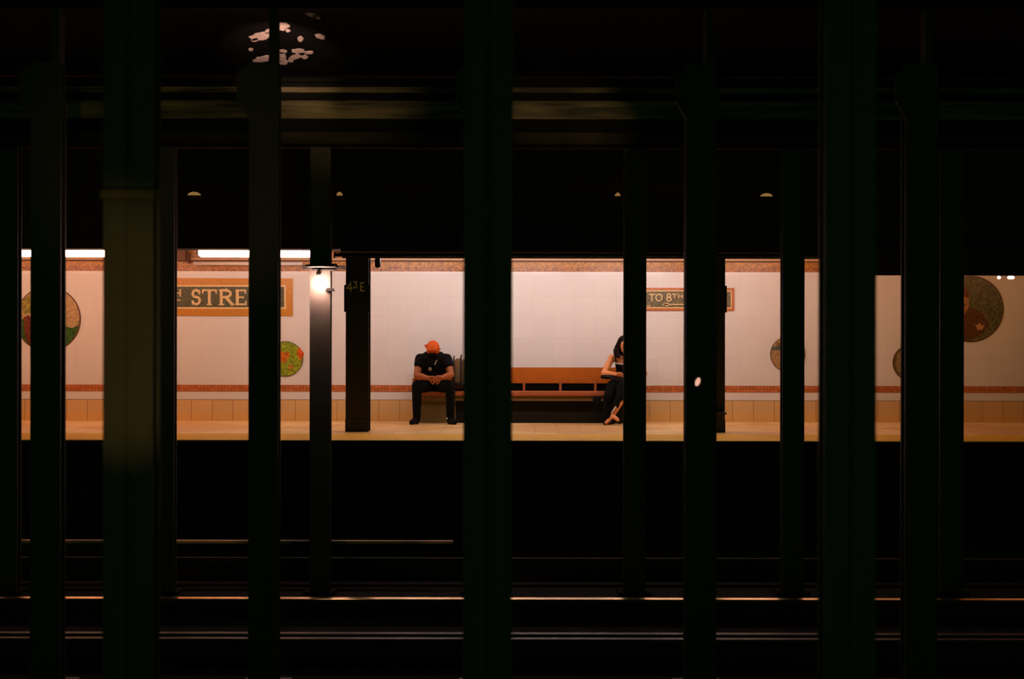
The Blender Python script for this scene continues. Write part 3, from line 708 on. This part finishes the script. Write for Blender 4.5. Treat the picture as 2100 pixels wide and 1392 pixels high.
# ------------------------------------------------------------------ the seated man
mn = thing('person', (PX(889, 20.2), 20.2, 0), 'person in orange cap and black shirt sitting hunched with clasped hands on bench', 'person')
sh = ((862, 736), (916, 736)); el = ((855, 770), (925, 769)); wr = ((880, 776), (905, 775))
body = MB()
body.chain([(P(889,784,20.55), .12), (P(889,765,20.44), .125), (P(889,742,20.24), .14)])
body.cap(P(867,735,20.2), .065, P(912,735,20.2), .065)
body.cap(P(889,730,20.17), .06, P(888,720,20.06), .058)
hc = P(888, 716, 19.96)
tilt = Matrix.Rotation(R(48), 3, 'X')
body.ell(hc, (.079, .1, .108), rot=tilt)
fw = tilt @ Vector((0, -1, 0)); dn = tilt @ Vector((0, 0, -1)); fw = Vector((0, -.66, -.75)); dn = Vector((0, .4, -.9)).normalized()
body.ell(hc+Vector((0,-.035,-.075)), (.058, .055, .062))                       # jaw
body.cap(hc+Vector((0,-.088,-.045)), .011, hc+Vector((0,-.1,-.07)), .014, n=8)  # nose
for s_ in (-1, 1):
    body.ell(hc+Vector((s_*.08, .005, -.03)), (.012, .022, .032))             # ears
    body.ell(hc+Vector((s_*.03, -.093, -.03)), (.017, .012, .011))            # brow and eye
body.cap(hc+Vector((-.02,-.1,-.095)), .009, hc+Vector((.02,-.1,-.095)), .009, n=8)  # mouth
for i in (0, 1):
    s_ = -1 if i == 0 else 1
    body.chain([(P(*sh[i], 20.2), .062), (P(sh[i][0]+(el[i][0]-sh[i][0])*.5, 751, 20.12), .056), (P(*el[i], 20.02), .046)])
    E = P(*el[i], 20.02); Wd = P(*wr[i], 19.86)
    body.chain([(E, .046), (E.lerp(Wd, .35), .047), (Wd, .03)])
    # clasped hands: fingers of each wrap over the other
    kn = P(889 if i == 0 else 897, 777 if i == 0 else 776, 19.82)
    hand(body, Wd, kn, (0, -.35, 1), Vector((-s_*.7, -.35, -.3)).normalized(), Vector((0, .3, -.9)), 1.12)
    # legs
    kx = 856 if i == 0 else 923; hx = 878 if i == 0 else 901; ax = 855 if i == 0 else 923
    body.chain([(P(hx,790,20.5), .085), (P(kx,791,20.05), .06)])
    body.chain([(P(kx,791,20.05), .058), (P(ax,815,20.07), .055), (P(ax,860,20.13), .036)])
    body.cap(P(ax,864,20.15), .03, P(ax+(-4 if i == 0 else 4),866,20.08), .026)
body.flesh('body', M['skin_m'], mn, .0065, 2)
shirt = MB()
shirt.chain([(P(889,781,20.53), .14), (P(889,765,20.42), .145), (P(889,745,20.24), .155)])
shirt.cap(P(877,776,20.48), .12, P(878,748,20.26), .125); shirt.cap(P(901,776,20.48), .12, P(900,748,20.26), .125)
shirt.cap(P(868,737,20.2), .088, P(910,737,20.2), .088)
shirt.cap(P(875,727,20.19), .045, P(903,727,20.19), .045)
for i in (0, 1): shirt.chain([(P(sh[i][0],sh[i][1],20.2), .078), (P(sh[i][0]+(-2 if i == 0 else 3), 748, 20.12), .076)])
shirt_o = shirt.flesh('shirt', M['black_cloth'], mn, .009, 4)
tr_ = MB()
tr_.cap(P(880,786,20.53), .125, P(898,786,20.53), .125)
for i in (0, 1):
    kx = 856 if i == 0 else 923; hx = 877 if i == 0 else 902; ax = 855 if i == 0 else 924
    tr_.chain([(P(hx,791,20.48), .105), (P((hx+kx)/2,792,20.25), .092), (P(kx,791,20.06), .08)])
    tr_.chain([(P(kx,791,20.06), .078), (P(ax,815,20.07), .068), (P(ax,858,20.13), .056)])
tr_.flesh('trousers', M['denim'], mn, .009, 4)
for i in (0, 1):
    ax = 855 if i == 0 else 923; tx = 844 if i == 0 else 933
    so = MB(); so.cap(P(ax,862,20.16)+Vector((0,0,-.0)), .045, P(ax,868,20.15)+Vector((0,0,.025)), .042)
    a = P(ax, 870, 20.16); b = P(tx, 871, 19.97); a.z = .042; b.z = .034
    so.chain([(a, .042), (a.lerp(b, .5)+Vector((0,0,.012)), .046), (b, .034)])
    so.flesh('shoe', M['shoe'], mn, .007, 2)
    if i == 1: MB().ell(P(917, 858, 20.05), (.012, .01, .012)).build('ankle_tag', M['print'], mn, True)
cp = MB()
cp.ell(hc+Vector((0,-.012,.018)), (.094, .118, .098), rot=Matrix.Rotation(R(38), 3, 'X'))
cp.cap(hc+Vector((-.01,-.01,.05)), .066, hc+Vector((-.022,-.01,.088)), .03)
cp.ell(hc+Vector((-.0,-.085,-.012)), (.08, .04, .042), rot=Matrix.Rotation(R(30), 3, 'X'))
cap_o = cp.flesh('cap', M['orange_cloth'], mn, .007, 1)
kn = MB()                                                         # the pointed brim turned to the side
a = hc+Vector((-.062,-.02,.0)); tip = hc+Vector((-.128,-.01,.052))
kn.add([a+Vector((0,0,-.03)), a+Vector((.012,0,.085)), tip, a+Vector((0,.05,-.03)), a+Vector((.012,.05,.085)), tip+Vector((0,.02,0))],
       [(0,1,2),(5,4,3),(0,3,4,1),(1,4,5,2),(2,5,3,0)])
kn.build('brim', M['orange_cloth'], cap_o)
MB().ell(hc+Vector((.084,-.03,.005)), (.028,.03,.016)).build('cap_fold', M['orange_cloth'], cap_o, True)
MB().ell(hc+Vector((0,-.065,-.088)), (.064,.052,.055)).build('dark_face_patch', M['face_shade'], mn, True)  # dark shape paints the cap's shade on the lower face
pr = MB(); c = P(893, 744, 20.02)
pr.prism([(c.x-.02, c.z-.03), (c.x-.005, c.z-.028), (c.x+.022, c.z+.034), (c.x+.008, c.z+.034)], 20.035, 20.08)
pr.build('shirt_print', M['print'], shirt_o)
MB().ell(P(882, 757, 20.1), (.026, .03, .028)).build('shirt_emblem', M['print_tan'], shirt_o, True)
MB().cyl(P(902, 775.5, 19.88), P(904.5, 775, 19.885), .036, n=20).build('wristband', M['silver'], mn, True)

# ------------------------------------------------------------------ backpack
D = 20.45; bp_ = thing('backpack', (PX(944, D), D+.1, z_seat), 'grey backpack with dark straps standing on the bench beside the man', 'backpack')
zb = PZ(803, BF)
m = MB(); m.cap((PX(940, D), D+.12, zb+.13), .11, (PX(940, D), D+.14, PZ(741, D)-.04), .085); m.cap((PX(954, D), D+.12, zb+.13), .11, (PX(954, D), D+.14, PZ(741, D)-.05), .08)
m.flesh('pack_body', M['pack'], bp_, .01, 4)
for px, dz_ in ((931, 0), (946, .02), (958, 0)):
    m = MB(); m.chain([((PX(px, D), D, zb+.06), .012), ((PX(px, D), D-.01, zb+.25), .013), ((PX(px-1, D), D+.03, PZ(737, D)+dz_), .012), ((PX(px, D), D+.1, PZ(731, D)+dz_), .01)], 8)
    m.build('strap', M['pack_dark'], bp_, True)
m = MB(); m.cap((PX(938, D), D+.02, zb+.1), .03, (PX(955, D), D+.02, zb+.1), .03); m.build('front_pocket', M['pack_dark'], bp_, True)

# ------------------------------------------------------------------ the seated woman
wm = thing('person', (PX(1280, 20.3), 20.3, 0), 'person with long dark hair and bare arms sitting half hidden behind a thin column', 'person')
body = MB()
body.chain([(P(1280,790,20.55), .12), (P(1280,765,20.5), .1), (P(1280,745,20.42), .105)])
body.cap(P(1262,736,20.4), .045, P(1301,736,20.4), .045)
body.cap(P(1281,733,20.39), .048, P(1281,720,20.34), .044)
hw = P(1280, 706, 20.28)
body.ell(hw, (.07, .088, .1), rot=Matrix.Rotation(R(-15), 3, 'X'))
body.ell(hw+Vector((0,-.03,-.07)), (.045,.045,.05)); body.cap(hw+Vector((0,-.09,-.0)), .008, hw+Vector((0,-.102,-.03)), .011, n=8)
for s_ in (-1, 1): body.ell(hw+Vector((s_*.028,-.083,.005)), (.015,.01,.009)); body.ell(hw+Vector((s_*.072,0,-.01)), (.01,.018,.026))
body.cap(hw+Vector((-.016,-.086,-.058)), .007, hw+Vector((.016,-.086,-.058)), .007, n=8)
for i in (0, 1):
    s_ = -1 if i == 0 else 1
    S0 = P(1255 if i == 0 else 1308, 733, 20.4); E = P(1238.5 if i == 0 else 1322, 765, 20.28); W_ = P(1264 if i == 0 else 1296, 767.5, 20.06)
    body.chain([(S0, .052), (S0.lerp(E, .5), .047), (E, .041)]); body.chain([(E, .041), (E.lerp(W_, .4), .04), (W_, .029)])
    hand(body, W_, W_+Vector((-s_*.05, -.03, .004)), (0, -.5, .85), Vector((-s_*.8, -.3, -.2)).normalized(), Vector((0, .3, -.9)), .95)
# legs: one crossed over the other, bare below the trousers
body.chain([(P(1268,792,20.5), .08), (P(1257,790,20.12), .05), (P(1249,820,20.12), .045), (P(1247,852,20.16), .034)])
body.chain([(P(1292,790,20.5), .08), (P(1280,785,20.02), .052), (P(1272,825,19.98), .045), (P(1258,849,19.97), .032), (P(1254,857,19.93), .024)])
a = P(1249,864,20.12); b = P(1243,865,19.98); a.z = .055; b.z = .032
body.chain([(P(1248,852,20.16), .034), (a, .03), (b, .024)])
c0 = P(1256,853,19.95); c1 = P(1268,861,19.86); body.chain([(c0, .03), (P(1262,856,19.93), .03), (c1, .022)])
body.flesh('body', M['skin_w'], wm, .0065, 2)
m = MB(); m.chain([(P(1280,788,20.54), .135), (P(1280,765,20.5), .115), (P(1280,752,20.43), .118)])
top_o = m.flesh('top', M['black_cloth'], wm, .008, 3)
for px in (1264, 1297):
    m = MB(); m.chain([(P(px,752,20.33), .012), (P(px-1,740,20.33), .01), (P(px-2,731,20.38), .01)], 8); m.build('top_strap', M['black_cloth'], top_o, True)
m = MB(); m.chain([(P(1259,743.5,20.3), .008), (P(1268,745.5,20.27), .008), (P(1282,747,20.26), .008), (P(1296,745.5,20.27), .008)], 8); m.build('neckline_trim', M['print'], top_o, True)
m = MB(); m.cap(P(1270,790,20.53), .125, P(1290,790,20.53), .125)
m.chain([(P(1268,792,20.48), .1), (P(1258,790,20.12), .088), (P(1250,812,20.12), .085), (P(1247,838,20.15), .07), (P(1247,857,20.16), .056)])
m.chain([(P(1292,790,20.48), .1), (P(1280,785,20.04), .08), (P(1273,812,20.0), .07), (P(1265,832,19.99), .06)])
m.flesh('trousers', M['denim'], wm, .009, 3)
for sgn, q in ((0, [(P(1259,868,20.2), .026), (P(1250,869,20.1), .026), (P(1240,869,19.98), .02)]), (1, [(P(1257,860,19.96), .014), (P(1264,864,19.93), .014), (P(1272,867,19.87), .013)])):
    m = MB(); pts = [(Vector((v.x, v.y, max(v.z, r+.002))), r) for v, r in q]; m.chain(pts, 10); m.build('shoe', M['shoe'], wm, True)
m = MB(); m.cap(P(1255,846,19.935), .012, P(1263,834,19.93), .012, n=10); m.build('ankle_strap', M['silver'], wm, True)
hr = MB()
hr.ell(hw+Vector((0,.028,.026)), (.098,.1,.108)); hr.ell(hw+Vector((0,.05,-.05)), (.1,.075,.12))
for s_ in (-1, 1):
    hr.chain([(hw+Vector((s_*.05,-.04,.07)), .035), (hw+Vector((s_*.085,-.03,.0)), .036), (hw+Vector((s_*.1,-.03,-.07)), .042), (hw+Vector((s_*.115,-.04,-.12)), .042), (hw+Vector((s_*.085,-.06,-.165)), .032)], 12)
    hr.chain([(hw+Vector((s_*.1,.0,-.02)), .03), (hw+Vector((s_*.128,-.0,-.09)), .03), (hw+Vector((s_*.118,-.02,-.15)), .024)], 10)
rnd = random.Random(5)
for k in range(26):
    s_ = rnd.choice((-1, 1)); q = rnd.random()
    c = hw+Vector((s_*(.075+.045*q+rnd.uniform(-.01, .012)), rnd.uniform(-.05, .02), .06-.22*q)); d = Vector((s_*rnd.uniform(-.01, .02), -.01, -.035))
    hr.cap(c, .02, c+d, .013, n=8)
hr.flesh('hair', M['hair'], wm, .008, 2)
# handbag on the lap
D = 20.06; t = thing('handbag', (PX(1256, D), D, PZ(779, D)), 'flat black handbag lying on the lap of the half hidden woman', 'bag')
m = MB(); m.cap((PX(1236, D), D+.05, PZ(772.5, D)), .028, (PX(1296, D), D-.0, PZ(774.5, D)), .036); m.flesh('bag_body', M['shoe'], t, .008, 2)
m = MB(); m.chain([((PX(1244, D), D, PZ(771, D)), .008), ((PX(1262, D), D-.05, PZ(777, D)), .007), ((PX(1282, D), D-.03, PZ(772, D)), .008)], 8); m.build('handle', M['pack_dark'], t, True)
# dark bag under the bench front
D = 20.3
t = thing('tote_bag', (PX(1224, D), D, 0), 'small black bag hanging at the bench front beside the woman', 'bag')
MB().box((PX(1216, D), D-.06, PZ(829, D)), (PX(1232, D), D+.02, PZ(812.5, D))).build('bag_body', M['shoe'], t, bevel=.01)
MB().cap((PX(1218, D), D-.02, PZ(813, D)), .006, (PX(1230, D), D-.02, PZ(813, D)), .006, n=8).build('handle', M['pack_dark'], t, True)

for o in bpy.data.objects:
    if '_o' in o: del o['_o']
